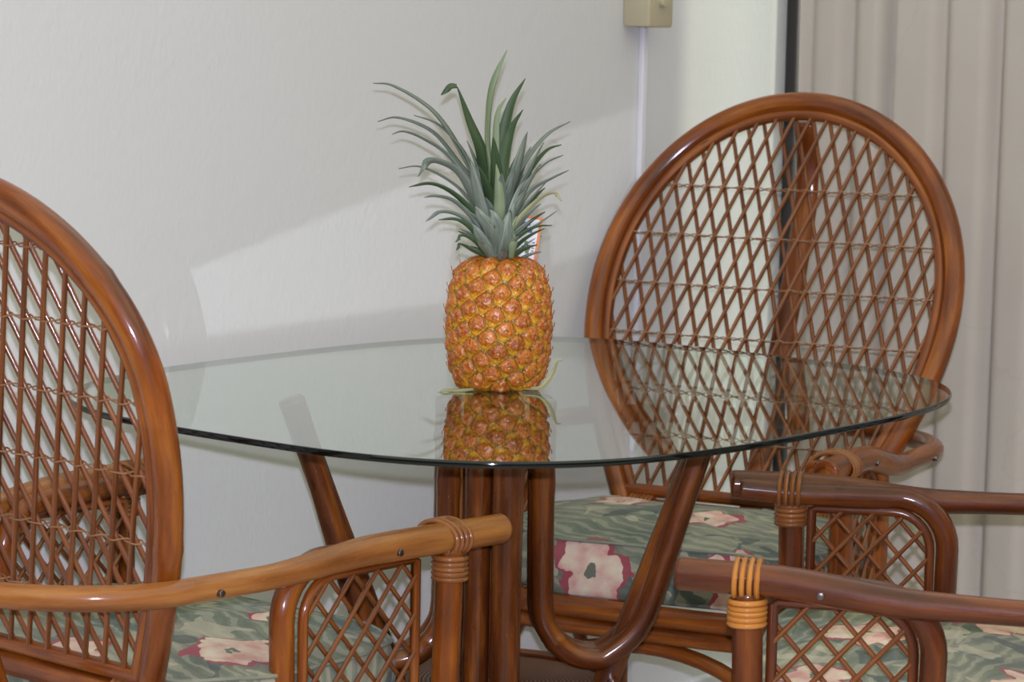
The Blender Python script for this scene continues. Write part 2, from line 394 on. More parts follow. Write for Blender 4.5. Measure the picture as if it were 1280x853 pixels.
def make_chair(P, label, mats, flowers, seed):
    MF, MR, MROD, CN = mats
    t = thing('rattan_armchair', label, 'chair', (P['x'], P['y'], 0), -P['w'], 'rattan armchairs around the table')
    nd = lambda a, st, n: [a + st * i + random.uniform(-.03, .03) for i in range(n)]
    # oval back
    RO, RI = .0155, .0085
    pts = [back_pt(P, x, s) for x, s in rim_curve(P, RO)]
    m = MB(); m.tube(pts, RO, 18, nodes=nd(.2, .33, 5)); m.build('back_frame', MF, t)
    pts = [back_pt(P, x, s) for x, s in rim_curve(P, 2 * RO + RI - .003, s0=0.0)]
    m = MB(); m.tube(pts, RI, 12)
    wi = half_width(P, .001, 2 * RO)
    m.tube([back_pt(P, -wi - .01, -.004), back_pt(P, wi + .01, -.004)], RI + .001, 12)
    m.build('inner_hoop', MF, t)
    m = MB(); m.tube([back_pt(P, -wi - .012, -.030), back_pt(P, wi + .012, -.030)], .0140, 16, nodes=[.1, .28, .4]); m.build('back_rail', MF, t)
    # lattice of crossing rods in two layers
    ins = 2 * RO + RI; W, H = P['lw'], .0805
    def inside(x, s):
        h = half_width(P, s, ins); return s > -.002 and abs(x) < h
    smax = P['sc'] + P['b']; m = MB(); k = -26
    for fam in (1, -1):
        for k in range(-34, 35):
            x0 = k * W; sl = W / H * fam
            p0 = (x0 - sl * 0, 0); p1 = (x0 + sl * smax, smax)
            c = clip(p0, p1, inside)
            if c:
                a_, b_ = c; off = .0028 * fam
                m.tube([back_pt(P, *a_, off), back_pt(P, (a_[0] + b_[0]) / 2 + random.uniform(-.0012, .0012), (a_[1] + b_[1]) / 2, off), back_pt(P, *b_, off)], .0031, 7, caps=False)
    lat = m.build('back_lattice', MROD, t)
    m = MB()
    for r in range(1, int(smax / H) + 1):
        s = r * H; h = half_width(P, s, ins)
        if h < .02 or s > smax * .86: continue
        n = int(2 * h / W * 8)
        for ph in (0, 1):
            m.tube([back_pt(P, -h + 2 * h * i / n, s + .0008 * cos(pi * ph + i * pi / 3), .0052 * cos(pi * ph + (-h + 2 * h * i / n) / W * pi)) for i in range(n + 1)], .00105, 5, caps=False)
    m.build('lattice_cord', CORD, lat)
    # flat brace behind the back
    m = MB(); o_ = .082
    path = catmull([back_pt(P, 0, smax - .05, .012), back_pt(P, 0, smax - .10, .055), back_pt(P, 0, smax - .2, o_), back_pt(P, 0, .2, o_), back_pt(P, 0, .0, o_), back_pt(P, 0, -.1, .06)], 6)
    m.tube(path, .0185, 14, flat=.45); m.build('back_brace', MF, t)
    # arm rail: one bent pole round the back with both arms
    yc, yf, wr, dr_ = P['yc'], P['yf'], P['wr'], P['dr']
    side = []
    for i in range(31):
        y = yf + (yc - yf) * i / 30; x, z = rail_xz(P, y); side.append(Vector((x, y, z)))
    rear = [Vector((wr * cos(pi * k / 36), yc - dr_ * sin(pi * k / 36), P['zr'])) for k in range(1, 36)]
    path = side + rear + [Vector((-p.x, p.y, p.z)) for p in side[::-1]]
    def rr(l, L):
        e = min(l, L - l); return .0138 + .0038 * (1 - sm((e - .15) / .2))
    m = MB(); m.tube(path, rr, 20, nodes=[.28, .75, 1.15]); rail = m.build('arm_rail', MR, t)
    for sd in (1, -1):
        yp, yl = P['ypost'], P['yloop']
        xp, zp = rail_xz(P, yp)
        # front leg reaching the rail
        m = MB(); m.tube([(sd * (xp - .004), yp - .015, .008), (sd * (xp - .002), yp - .008, .25), (sd * xp, yp, zp - .017)], lambda l, L: .0162, 18, nodes=[.14, .40])
        m.build('leg', MF, t)
        # bent loop pole on the inner side
        xi = lambda y: sd * (rail_xz(P, y)[0] - .021)
        zt = P['zf'] - .006; rad = .062
        lp = [(xi(yf - .01), yf - .012, P['zf'] - .002), (xi(yp), yp, zt), (xi(yl + rad + .04), yl + rad + .035, zt - .001)]
        for k in range(0, 10):
            a = pi / 2 * k / 9; lp.append((xi(yl), yl + rad - rad * sin(a), zt - .002 - rad + rad * cos(a)))
        lp += [(xi(yl), yl + .001, .47), (xi(yl), yl + .004, .372)]
        m = MB(); m.tube(lp, .0140, 16); m.build('side_loop', MF, t)
        # thin inner frame of the side panel
        y1 = yp - .026; y0 = yl + .021; z1 = zt - .019; z0 = .395; r2 = .046
        xf = sd * (rail_xz(P, (yp + yl) / 2)[0] - .019)
        fr = [(xf, y1, z0 - .01), (xf, y1, z1 - .002), (xf, y1 - .006, z1)] + [(xf, y0 + r2 - r2 * sin(pi / 2 * k / 7), z1 - r2 + r2 * cos(pi / 2 * k / 7)) for k in range(8)] + [(xf, y0, z0 - .01)]
        m = MB(); m.tube(fr, .0060, 10); m.tube([(xf, y0, z0), (xf, y1, z0)], .006, 10); m.build('panel_frame', MF, t)
        def ins2(y, z):
            if not (y0 < y < y1 and z0 < z < z1): return False
            if y < y0 + r2 and z > z1 - r2: return hypot(y - (y0 + r2), z - (z1 - r2)) < r2
            return True
        m = MB(); st = .039
        for fam in (1, -1):
            for k in range(-14, 15):
                c0 = k * st; sl = fam * 1.12
                cl = clip((y0 - .3 + c0, z0 - .3 * sl if fam > 0 else z0 + .3 * 1.12), (y0 + .5 + c0, z0 - .3 * sl + .8 * sl if fam > 0 else z0 + .3 * 1.12 - .8 * 1.12), ins2)
                if cl:
                    (ya, za), (yb, zb_) = cl; off = .0026 * fam
                    m.tube([(xf + off, ya, za), (xf + off, yb, zb_)], .0029, 7, caps=False)
        m.build('panel_lattice', MROD, t)
        # cane bindings: over the rail and loop, and round the top of the leg
        m = MB(); cx = sd * (xp - .0105)
        for i in range(4): ringturn(m, (cx, yp + .001 + (i - 1.5) * .0078, zp - .002), (0, 1, .02), .0200, .0030, 1.55, up=(0, 0, 1))
        for i in range(5): ringturn(m, (sd * xp, yp, zp - .0235 - i * .0058), (0, .03, 1), .0185, .0032)
        m.build('cane_binding', CN[sd], t)
        # screws
        for yy in (.01, (yp + yl) / 2 + .02):
            x_, z_ = rail_xz(P, yy); r_ = .0145 if yy < .1 else .0165
            m = MB(); m.tube([(sd * (x_ + r_ - .003), yy, z_ - .004), (sd * (x_ + r_ + .0022), yy, z_ - .004)], .0042, 12)
            m.build('screw', SCREW, t)
        # rear leg
        wp = P['wp'] - RO; b0 = back_pt(P, wp - .012, -.045)
        m = MB(); m.tube([(sd * b0.x, b0.y + .004, b0.z + .02), (sd * b0.x, b0.y - .004, .3), (sd * (b0.x + .012), b0.y - .035, .008)], .0155, 16, nodes=[.2]); m.build('leg', MF, t)
        m = MB()
        for i in range(6):
            q = back_pt(P, wp - .028 - i * .0062, -.030); ringturn(m, (sd * q.x, q.y, q.z), (1, 0, 0), .0165, .0031)
        for i in range(5):
            q = back_pt(P, wp - .002, -.026 - i * .006); ringturn(m, (sd * q.x, q.y, q.z), (0, 0, 1), .0172, .0031)
        m.build('cane_binding', CN[sd], t)
    # seat frame: two stacked hoops
    def sup(hx, hy, yc_, z, n=72, e=5.0):
        o = []
        for k in range(n):
            a = 2 * pi * k / n; c_, s_ = cos(a), sin(a)
            o.append(Vector((hx * (abs(c_) ** (2 / e)) * (1 if c_ > 0 else -1), yc_ + hy * (abs(s_) ** (2 / e)) * (1 if s_ > 0 else -1), z)))
        return o
    sx, y_0, y_1 = P['wf'] - .035, -.035, P['ypost'] + .005
    hy = (y_1 - y_0) / 2; ym = (y_1 + y_0) / 2
    m = MB(); m.tube(sup(sx, hy, ym, .376), .0150, 16, closed=True, nodes=[.12, .3, .5, .8, 1.1, 1.4, 1.7]); m.tube(sup(sx - .004, hy - .004, ym, .349), .0115, 14, closed=True)
    m.build('seat_frame', MF, t)
    m = MB()
    ar = [(-(sx - .02) * cos(pi * k / 24), y_1 - .012, .15 + .18 * sin(pi * k / 24) ** .8) for k in range(25)]
    m.tube(ar, .0110, 12)
    for sd in (1, -1):
        m.tube([(sd * (sx - .004), ym - (hy - .02) * cos(pi * k / 24), .15 + .18 * sin(pi * k / 24) ** .8) for k in range(25)], .0105, 12)
    m.build('stretcher', MF, t)
    # cushion
    z0, z1, dome = .392, .472, .016; hx_, hy_ = sx - .004, hy - .021; ym += .019; rows = []; uvs = []
    def ring(f, z, drop=0, e=4.2):
        n = 96; r = []; u = []
        for k in range(n + 1):
            a = 2 * pi * k / n; c_, s_ = cos(a), sin(a)
            ux = (abs(c_) ** (2 / e)) * (1 if c_ > 0 else -1); uy = (abs(s_) ** (2 / e)) * (1 if s_ > 0 else -1)
            zz = z + .0022 * sin(7 * a + seed) * (1 if 0 < f < 1.05 else 0)
            r.append((hx_ * f * ux, ym + .004 + hy_ * f * uy, zz)); nl = hypot(ux, uy)
            u.append((hx_ * min(f, 1) * ux + drop * ux / nl * .3, ym + hy_ * min(f, 1) * uy + drop * uy / nl))
        return r, u
    prof = [(0.001, z1 + dome, 0)] + [(f, z1 + dome * (1 - f ** 2.4), 0) for f in (.15, .3, .45, .6, .72, .82, .9, .95, .975)]
    for f, z, d in prof: a_, b_ = ring(f, z, d); rows.append(a_); uvs.append(b_)
    for i in range(0, 9):
        q = i / 8; f = .985 + .03 * sin(pi * q); a_, b_ = ring(f, z1 - .003 - (z1 - z0 - .006) * q, .01 + (z1 - z0) * q); rows.append(a_); uvs.append(b_)
    a_, b_ = ring(.95, z0 - .001, .09); rows.append(a_); uvs.append(b_); a_, b_ = ring(.001, z0 - .001, .1); rows.append(a_); uvs.append(b_)
    FL = floral('floral_cushion_fabric', flowers, seed)
    m = MB(); m.grid(rows, uvs); cu = m.build('seat_cushion', FL, t)
    m = MB()
    for z in (z1 - .001,):
        r, _ = ring(.992, z); m.tube([Vector(q) for q in r[:-1]], .0026, 7, closed=True)
    m.build('piping', FL, cu)
    return t

BK = dict(x=.328, y=3.969, w=radians(205.321), th=radians(25.1), zcb=.487, sc=.310, a=.294, b=.334, wp=.198, wr=.291, dr=.178, yc=-.015, wf=.275, yf=.393, zr=.576, zf=.605, ypost=.335, lw=.0268, yloop=.132, ys=.19)
LF = dict(x=-.504, y=2.974, w=radians(40.466), th=radians(16.0), zcb=.476, sc=.332, a=.289, b=.235, wp=.183, wr=.246, dr=.181, yc=-.015, wf=.283, yf=.430, zr=.583, zf=.595, ypost=.352, lw=.0315, yloop=.125, ys=.158)
RT = dict(x=.619, y=3.045, w=radians(-79.875), th=radians(18.5), zcb=.482, sc=.321, a=.300, b=.292, wp=.201, wr=.327, dr=.188, yc=-.015, wf=.284, yf=.393, zr=.591, zf=.605, ypost=.322, lw=.0295, yloop=.128, ys=.225)
make_chair(BK, 'rattan armchair behind the table facing the camera, oval lattice back against the curtain', (R_MID, R_MID, R_ROD, {1: CANE_BROWN, -1: CANE_BROWN}),
           [(.092, .402, .058, .55, 5), (-.02, .20, .05, 1.2, 5), (.15, .10, .05, 2.0, 5), (-.13, .39, .05, .3, 5)], 1.7)
make_chair(LF, 'rattan armchair at left seen from behind, worn golden arm reaching under the table', (R_MID, R_GOLD, R_ROD, {1: CANE_BROWN, -1: CANE_BROWN}),
           [(.175, .14, .055, .9, 5), (.03, .02, .045, 0, 5), (.10, .27, .030, .2, 5), (-.13, .20, .045, 1.4, 5)], 5.2)
make_chair(RT, 'dark rattan armchair at lower right, its two arms pointing left under the glass', (R_DARK, R_DARK, R_ROD, {1: CANE_BROWN, -1: CANE}),
           [(.02, .22, .055, .3, 5), (-.13, .02, .055, .5, 5), (.14, .08, .05, 1.9, 5), (-.17, .27, .045, 1.0, 5)], 9.1)

# ------------------------------------------------------------------ table
TC = Vector((.013, 3.319, 0))
tb = thing('dining_table', 'glass-topped dining table on a bent rattan pole pedestal, pineapple on top', 'table', (TC.x, TC.y, 0))
def table_outline(ins, n=200, e=3.1):
    t = radians(50.65); a, b = .5155 - ins, .442 - ins; o = []
    for k in range(n):
        q = 2 * pi * k / n; c_, s_ = cos(q), sin(q)
        u = a * (abs(c_) ** (2 / e)) * (1 if c_ > 0 else -1); w = b * (abs(s_) ** (2 / e)) * (1 if s_ > 0 else -1)
        o.append((u * cos(t) - w * sin(t), u * sin(t) + w * cos(t)))
    return o
m = MB(); zt = .73; th_ = .0075
o0 = table_outline(.0022)
m.fan([(x, y, zt) for x, y in o0], (0, 0, zt), mi=0)
m.fan([(x, y, zt - th_) for x, y in o0], (0, 0, zt - th_), flip=True, mi=1)
rows = []; uvs = []
for i in range(9):
    a = pi * i / 8; ins = .0022 * (1 - sin(a) ** .7); z = zt - th_ / 2 + th_ / 2 * cos(a)
    o = table_outline(ins); rows.append([(x, y, z) for x, y in o] + [(o[0][0], o[0][1], z)]); uvs.append([(k / 40, i / 8) for k in range(len(o) + 1)])
m.grid(rows[::-1], uvs, mi=2)
g = m.build('glass_top', [GLASS, GLASS_UNDER, GLASS_EDGE], tb, angle=35); g['label'] = 'clear glass top with dark polished edge'
PCX, PCY = -.018 - TC.x, 3.31 - TC.y
for k, (ang, rt_) in enumerate(((8, .262), (187, .236), (-84, .165), (92, .25))):
    d = Vector((cos(radians(ang)), sin(radians(ang)), 0)); e = Vector((-d.y, d.x, 0)); c0 = Vector((PCX, PCY, 0))
    # straight diagonal leg flaring to the floor
    if rt_ < .2:
        m = MB(); m.tube([c0 + d * .118 + e * .004 + Vector((0, 0, z)) for z in (.30, .45, .60, .716)], .0165, 18, nodes=[.12, .3]); m.build('leg', R_LEG, tb)
    leg = [c0 + d * (rt_ + .012) + Vector((0, 0, .715)), c0 + d * (rt_ - .03) + Vector((0, 0, .60)), c0 + d * (rt_ - .112) + Vector((0, 0, .38)), c0 + d * .10 + Vector((0, 0, .26)), c0 + d * .13 + Vector((0, 0, .13)), c0 + d * .27 + Vector((0, 0, .02))]
    if rt_ > .2:
        m = MB(); m.tube(catmull(leg, 8), .0155, 16, nodes=[.2, .45]); m.build('leg', R_LEG, tb)
    for sd in (1, -1):
        ri = .058; off = e * (sd * .0165)
        up = [c0 + off + d * ri + Vector((0, 0, .716)), c0 + off + d * ri + Vector((0, 0, .60)), c0 + off + d * (ri + .001) + Vector((0, 0, .50))]
        cx_ = ri + .064
        if rt_ < .2:
            m = MB(); off = e * (sd * .019) + Vector((-.008, 0, 0))
            m.tube([c0 + off + d * (rt_ * q) + Vector((0, 0, z)) for q, z in ((.52, .36), (.50, .45), (.50, .55), (.53, .66), (.56, .716))], .0155, 16, nodes=[.1, .3]); m.build('bent_pole', R_LEG, tb); continue
        for q in range(1, 7):
            a = pi * q / 10; up.append(c0 + off + d * (cx_ - .064 * cos(a)) + Vector((0, 0, .478 - .080 * sin(a))))
        up += [c0 + off * 1.05 + d * (rt_ - .080) + Vector((0, 0, .440)), c0 + off * 1.1 + d * (rt_ - .052) + Vector((0, 0, .52)), c0 + off * 1.15 + d * (rt_ - .022) + Vector((0, 0, .62)), c0 + off * 1.15 + d * (rt_ + .008) + Vector((0, 0, .712))]
        m = MB(); m.tube(catmull(up, 6), .0140, 16, nodes=[.1, .3, .52]); m.build('bent_pole', R_LEG, tb)
m = MB()
for (x, y) in ((.018, -.02), (-.022, -.016), (.0, .024)):
    m.tube([(PCX + x, PCY + y, .25), (PCX + x, PCY + y, .714)], .0165, 16, nodes=[.2, .42])
m.build('centre_pole', R_LEG, tb)
def shelf_mat():
    k = NT('woven_shelf'); o = k.n('ShaderNodeTexCoord').outputs['Object']
    w = k.n('ShaderNodeTexWave', wave_type='RINGS', rings_direction='Z', i_Scale=60.0, i_Distortion=1.5); k.l(o, w.inputs[0])
    c = k.mix(w.outputs[1], lin(62, 30, 18), lin(128, 78, 48)); b = k.bsdf(Base_Color=c, Roughness=.4); k.bump(w.outputs[1], .5, .002, b); return k.done(b)
m = MB(); rg = [(PCX + .152 * cos(2 * pi * k / 64), PCY + .152 * sin(2 * pi * k / 64), .366) for k in range(64)]
m.fan(rg, (PCX, PCY, .366)); m.fan([(x, y, z - .008) for x, y, z in rg], (PCX, PCY, .358), flip=True)
m.build('woven_shelf', shelf_mat(), tb)
m = MB(); m.tube(rg, .0085, 12, closed=True); m.build('shelf_ring', R_LEG, tb)

# ------------------------------------------------------------------ pineapple
PX, PY, PZ = -.0165, 3.325, .7303
pa = thing('pineapple', 'ripe golden pineapple with grey-green crown standing on the glass table', 'pineapple', (PX, PY, PZ))
PROF = [(0, 0), (0, .030), (.0015, .040), (.006, .0475), (.018, .0545), (.035, .0585), (.06, .0608), (.085, .0612), (.105, .0600), (.125, .0570), (.140, .0520), (.150, .0440), (.156, .0340), (.158, .020), (.158, 0)]
def prad(z):
    for (a, ra), (b, rb) in zip(PROF[1:], PROF[2:]):
        if a <= z <= b: return ra + (rb - ra) * ((z - a) / (b - a + 1e-9))
    return .02
NF = 118; cells = []
for i in range(NF):
    h = (i + .5) / NF; cells.append(((i * 137.508 * pi / 180) % (2 * pi), .002 + h * .153, random.random()))
rows = []; NZ, NA = 230, 460; vals = []
m = MB(); uvs = []; colr = []
prof_s = []
zs = []
for j in range(NZ + 1):
    q = j / NZ
    zs.append(q)
# arc-length parametrised profile
seg = [0]
for (a, ra), (b, rb) in zip(PROF, PROF[1:]): seg.append(seg[-1] + hypot(a - b, ra - rb))
def prof_at(q):
    s_ = q * seg[-1]
    for i in range(len(seg) - 1):
        if s_ <= seg[i + 1] + 1e-12:
            f = (s_ - seg[i]) / (seg[i + 1] - seg[i]); return PROF[i][0] + (PROF[i + 1][0] - PROF[i][0]) * f, PROF[i][1] + (PROF[i + 1][1] - PROF[i][1]) * f, f
    return PROF[-1][0], PROF[-1][1], 1
cs = sorted(cells, key=lambda c: c[1])
for j in range(NZ + 1):
    z, r, _ = prof_at(zs[j]); z2, r2, _ = prof_at(min(1, zs[j] + .01)); z1_, r1_, _ = prof_at(max(0, zs[j] - .01))
    tz, tr_ = z2 - z1_, r2 - r1_; L = hypot(tz, tr_) + 1e-9; nr, nz = tz / L, -tr_ / L
    near = [c for c in cs if abs(c[1] - z) < .032] or cs[:6]
    rr_ = max(r, .03)
    row = []; cr = []
    for k in range(NA + 1):
        a = 2 * pi * (k % NA) / NA; b1 = b2 = 9; bc_ = None
        for c in near:
            da = abs(a - c[0]); da = min(da, 2 * pi - da); d = hypot(da * rr_, (z - c[1]))
            if d < b1: b2 = b1; b1 = d; bc_ = c
            elif d < b2: b2 = d
        edge_d = min((b2 - b1) / .012, 1.0)
        dz = (z - bc_[1]) / .0115; dx = (a - bc_[0] + pi) % (2 * pi) - pi; dx *= rr_
        de = hypot(dx / .0122, (z - bc_[1] - .0018) / .0098) * (1 + .10 * sin(a * 37 + z * 900) + .08 * sin(a * 91 - z * 1500))
        wob = .18 * sin(3 * atan2(dz, dx * 80) + bc_[2] * 6) * bc_[2]
        bump_ = .0022 * sm(edge_d * 1.6) + .0022 * max(0, 1 - (de * (1 + .3 * wob)) ** 2.2) ** .8 - .0007 * exp(-((de - 1.05) / .12) ** 2) + .0010 * exp(-((dz + .35) / .18) ** 2) * exp(-(dx / .007) ** 2)
        bump_ += .0012 * exp(-(hypot(dx, z - bc_[1] + .001) / .0022) ** 2)
        if r < .02: bump_ *= r / .02
        row.append(((r + nr * bump_) * cos(a), (r + nr * bump_) * sin(a), max(0, z + nz * bump_)))
        cr.append((edge_d, max(0, min(1, .5 + .5 * dz)), bc_[2], min(1, de / 2)))
    rows.append(row); colr += cr; uvs.append([(k / NA, zs[j]) for k in range(NA + 1)])
m.grid(rows, uvs)
def skin():
    k = NT('pineapple_skin'); at = k.n('ShaderNodeAttribute', attribute_name='cell'); sp = k.n('ShaderNodeSeparateColor'); k.l(at.outputs['Color'], sp.inputs[0])
    e, v, rn = sp.outputs[0], sp.outputs[1], sp.outputs[2]; d = at.outputs['Alpha']
    o = k.n('ShaderNodeTexCoord').outputs['Object']; n1 = k.noise(o, 260, 3, .6); n2 = k.noise(o, 25, 3)
    dd = k.math('ADD', d, k.math('MULTIPLY', k.math('SUBTRACT', n1, .5), .34))
    st = k.noise(k.mapv(o, (700, 700, 90)), 1, 3, .6)
    yel = k.mix(n2, lin(188, 122, 22), lin(226, 168, 42)); yel = k.mix(k.ramp(st, [(.5, (0, 0, 0)), (.7, (.6, .6, .6))]), yel, lin(170, 92, 24))
    eye = k.mix(rn, lin(178, 96, 28), lin(146, 66, 22)); eye = k.mix(k.ramp(n1, [(.45, (0, 0, 0)), (.68, (.75, .75, .75))]), eye, lin(208, 136, 46))
    eye = k.mix(k.ramp(st, [(.50, (0, 0, 0)), (.64, (.75, .75, .75))]), eye, lin(112, 44, 18))
    c = k.mix(k.ramp(dd, [(.39, (1, 1, 1)), (.48, (0, 0, 0))]), yel, eye)
    ring = k.ramp(dd, [(.42, (0, 0, 0)), (.49, (1, 1, 1)), (.54, (1, 1, 1)), (.62, (0, 0, 0))])
    c = k.mix(k.math('MULTIPLY', ring, k.ramp(v, [(.3, (.25, .25, .25)), (.6, (.9, .9, .9))])), c, lin(84, 44, 16))
    c = k.mix(k.ramp(k.math('ADD', d, k.math('MULTIPLY', k.math('SUBTRACT', st, .5), .25)), [(.05, (.8, .8, .8)), (.13, (0, 0, 0))]), c, lin(214, 164, 120))
    fur = k.ramp(k.math('ADD', e, k.math('MULTIPLY', k.math('SUBTRACT', n1, .5), .25)), [(.02, (1, 1, 1)), (.2, (0, 0, 0))])
    c = k.mix(k.math('MULTIPLY', fur, k.ramp(n2, [(.4, (.1, .1, .1)), (.6, (.95, .95, .95))])), c, lin(70, 72, 26))
    b = k.bsdf(Base_Color=c, Roughness=.36, Specular_IOR_Level=.5)
    k.bump(n1, .35, .001, b); return k.done(b)
body = m.build('fruit_body', skin(), pa)
ca = body.data.color_attributes.new('cell', 'FLOAT_COLOR', 'POINT')
ca.data.foreach_set('color', [q for c in colr for q in c])
# little dry spines on each eye
m = MB()
for (a, z, rn) in cells:
    if z < .012 or z > .152: continue
    r = prad(z) + .0035; d = Vector((cos(a), sin(a), 0)); p = Vector((r * d.x, r * d.y, z - .001))
    tip = p + d * .0035 + Vector((0, 0, .0052 + .003 * rn)); sdv = Vector((-d.y, d.x, 0))
    rows_ = []
    for q in range(5):
        f = q / 4; c_ = p.lerp(tip, f) + d * (.0012 * sin(pi * f)); w = .0042 * (1 - f) ** 1.2 + .0003
        rows_.append([c_ - sdv * w, c_ + d * .0007, c_ + sdv * w, c_ - d * .0005, c_ - sdv * w])
    m.grid(rows_, [[(u, q / 4) for u in range(5)] for q in range(5)])
m.build('bract', simple('dry_bract', lin(176, 112, 58), .5), pa)

def leaf_mat(name, c1, c2, c3):
    k = NT(name); uv = k.n('ShaderNodeTexCoord').outputs['UV']
    st = k.noise(k.mapv(uv, (30, 1.2, 1)), 2, 3); n = k.noise(k.mapv(uv, (9, 1.0, 1)), 2.2, 2)
    c = k.mix(st, c1, c2); c = k.mix(k.math('MULTIPLY', k.ramp(n, [(.45, (0, 0, 0)), (.7, (1, 1, 1))]), .6), c, c3)
    b = k.bsdf(Base_Color=c, Roughness=.45, Specular_IOR_Level=.4)
    k.bump(st, .4, .0006, b)
    return k.done(b)
L_GREY = leaf_mat('crown_leaf_grey', lin(78, 92, 80), lin(122, 132, 118), lin(158, 166, 152))
L_DARK = leaf_mat('crown_leaf_dark', lin(44, 66, 40), lin(66, 88, 52), lin(86, 106, 74))
L_PALE = leaf_mat('crown_leaf_pale', lin(96, 116, 82), lin(146, 158, 126), lin(120, 136, 104))
L_DRY = leaf_mat('crown_leaf_dry', lin(140, 146, 104), lin(176, 172, 130), lin(120, 112, 84))
crown = None
m = MB(); m.tube([(0, 0, .150), (0, 0, .19), (0, 0, .225), (.001, 0, .25)], lambda l, L: .017 * (1 - .72 * l / L), 14)
crown = m.build('crown', L_DARK, pa)
def leaf(pts, wid, mat, up_hint=None, parent=None, cup=.35, name='leaf', wpos=.35):
    path = catmull(pts, 7); n = len(path); rows_ = []; uv_ = []
    axis0 = Vector((0, 0, 0))
    for i, p in enumerate(path):
        f = i / (n - 1); T = (path[min(i + 1, n - 1)] - path[max(i - 1, 0)]).normalized()
        outw = Vector((p.x, p.y, 0)) if up_hint is None else Vector(up_hint)
        if outw.length < 1e-4: outw = Vector((0, -1, 0))
        # blade normal: faces up / towards the axis of the crown
        nrm = (Vector((0, 0, 1)) * .6 - outw.normalized() * .8) if up_hint is None else Vector(up_hint)
        S = T.cross(nrm)
        if S.length < 1e-4: S = T.cross(Vector((0, 1, 0)))
        S.normalize(); N = S.cross(T).normalized()
        w = wid * .66 * min(1, (.62 + .38 * sm(f / wpos))) * max(0, 1 - f ** 2.2) ** .85 + .00025
        th = .0011 * (1 - .6 * f)
        rw = []
        cols = [(-1, 1), (-.66, .45), (-.33, .1), (0, 0), (.33, .1), (.66, .45), (1, 1)]
        for sgn in cols: rw.append(p + S * (w * sgn[0]) + N * (w * cup * sgn[1] + th))
        for sgn in cols[::-1]: rw.append(p + S * (w * sgn[0]) + N * (w * cup * sgn[1] - th * (1 - abs(sgn[0]) * .9)))
        rw.append(rw[0]); rows_.append(rw); uv_.append([(k / 14, f) for k in range(15)])
    mm = MB(); mm.grid(rows_, uv_)
    return mm.build(name, mat, parent or crown)
def wp_(px, py, dy):
    p = at_y(px, py, PY + dy); return p - Vector((PX, PY, PZ))
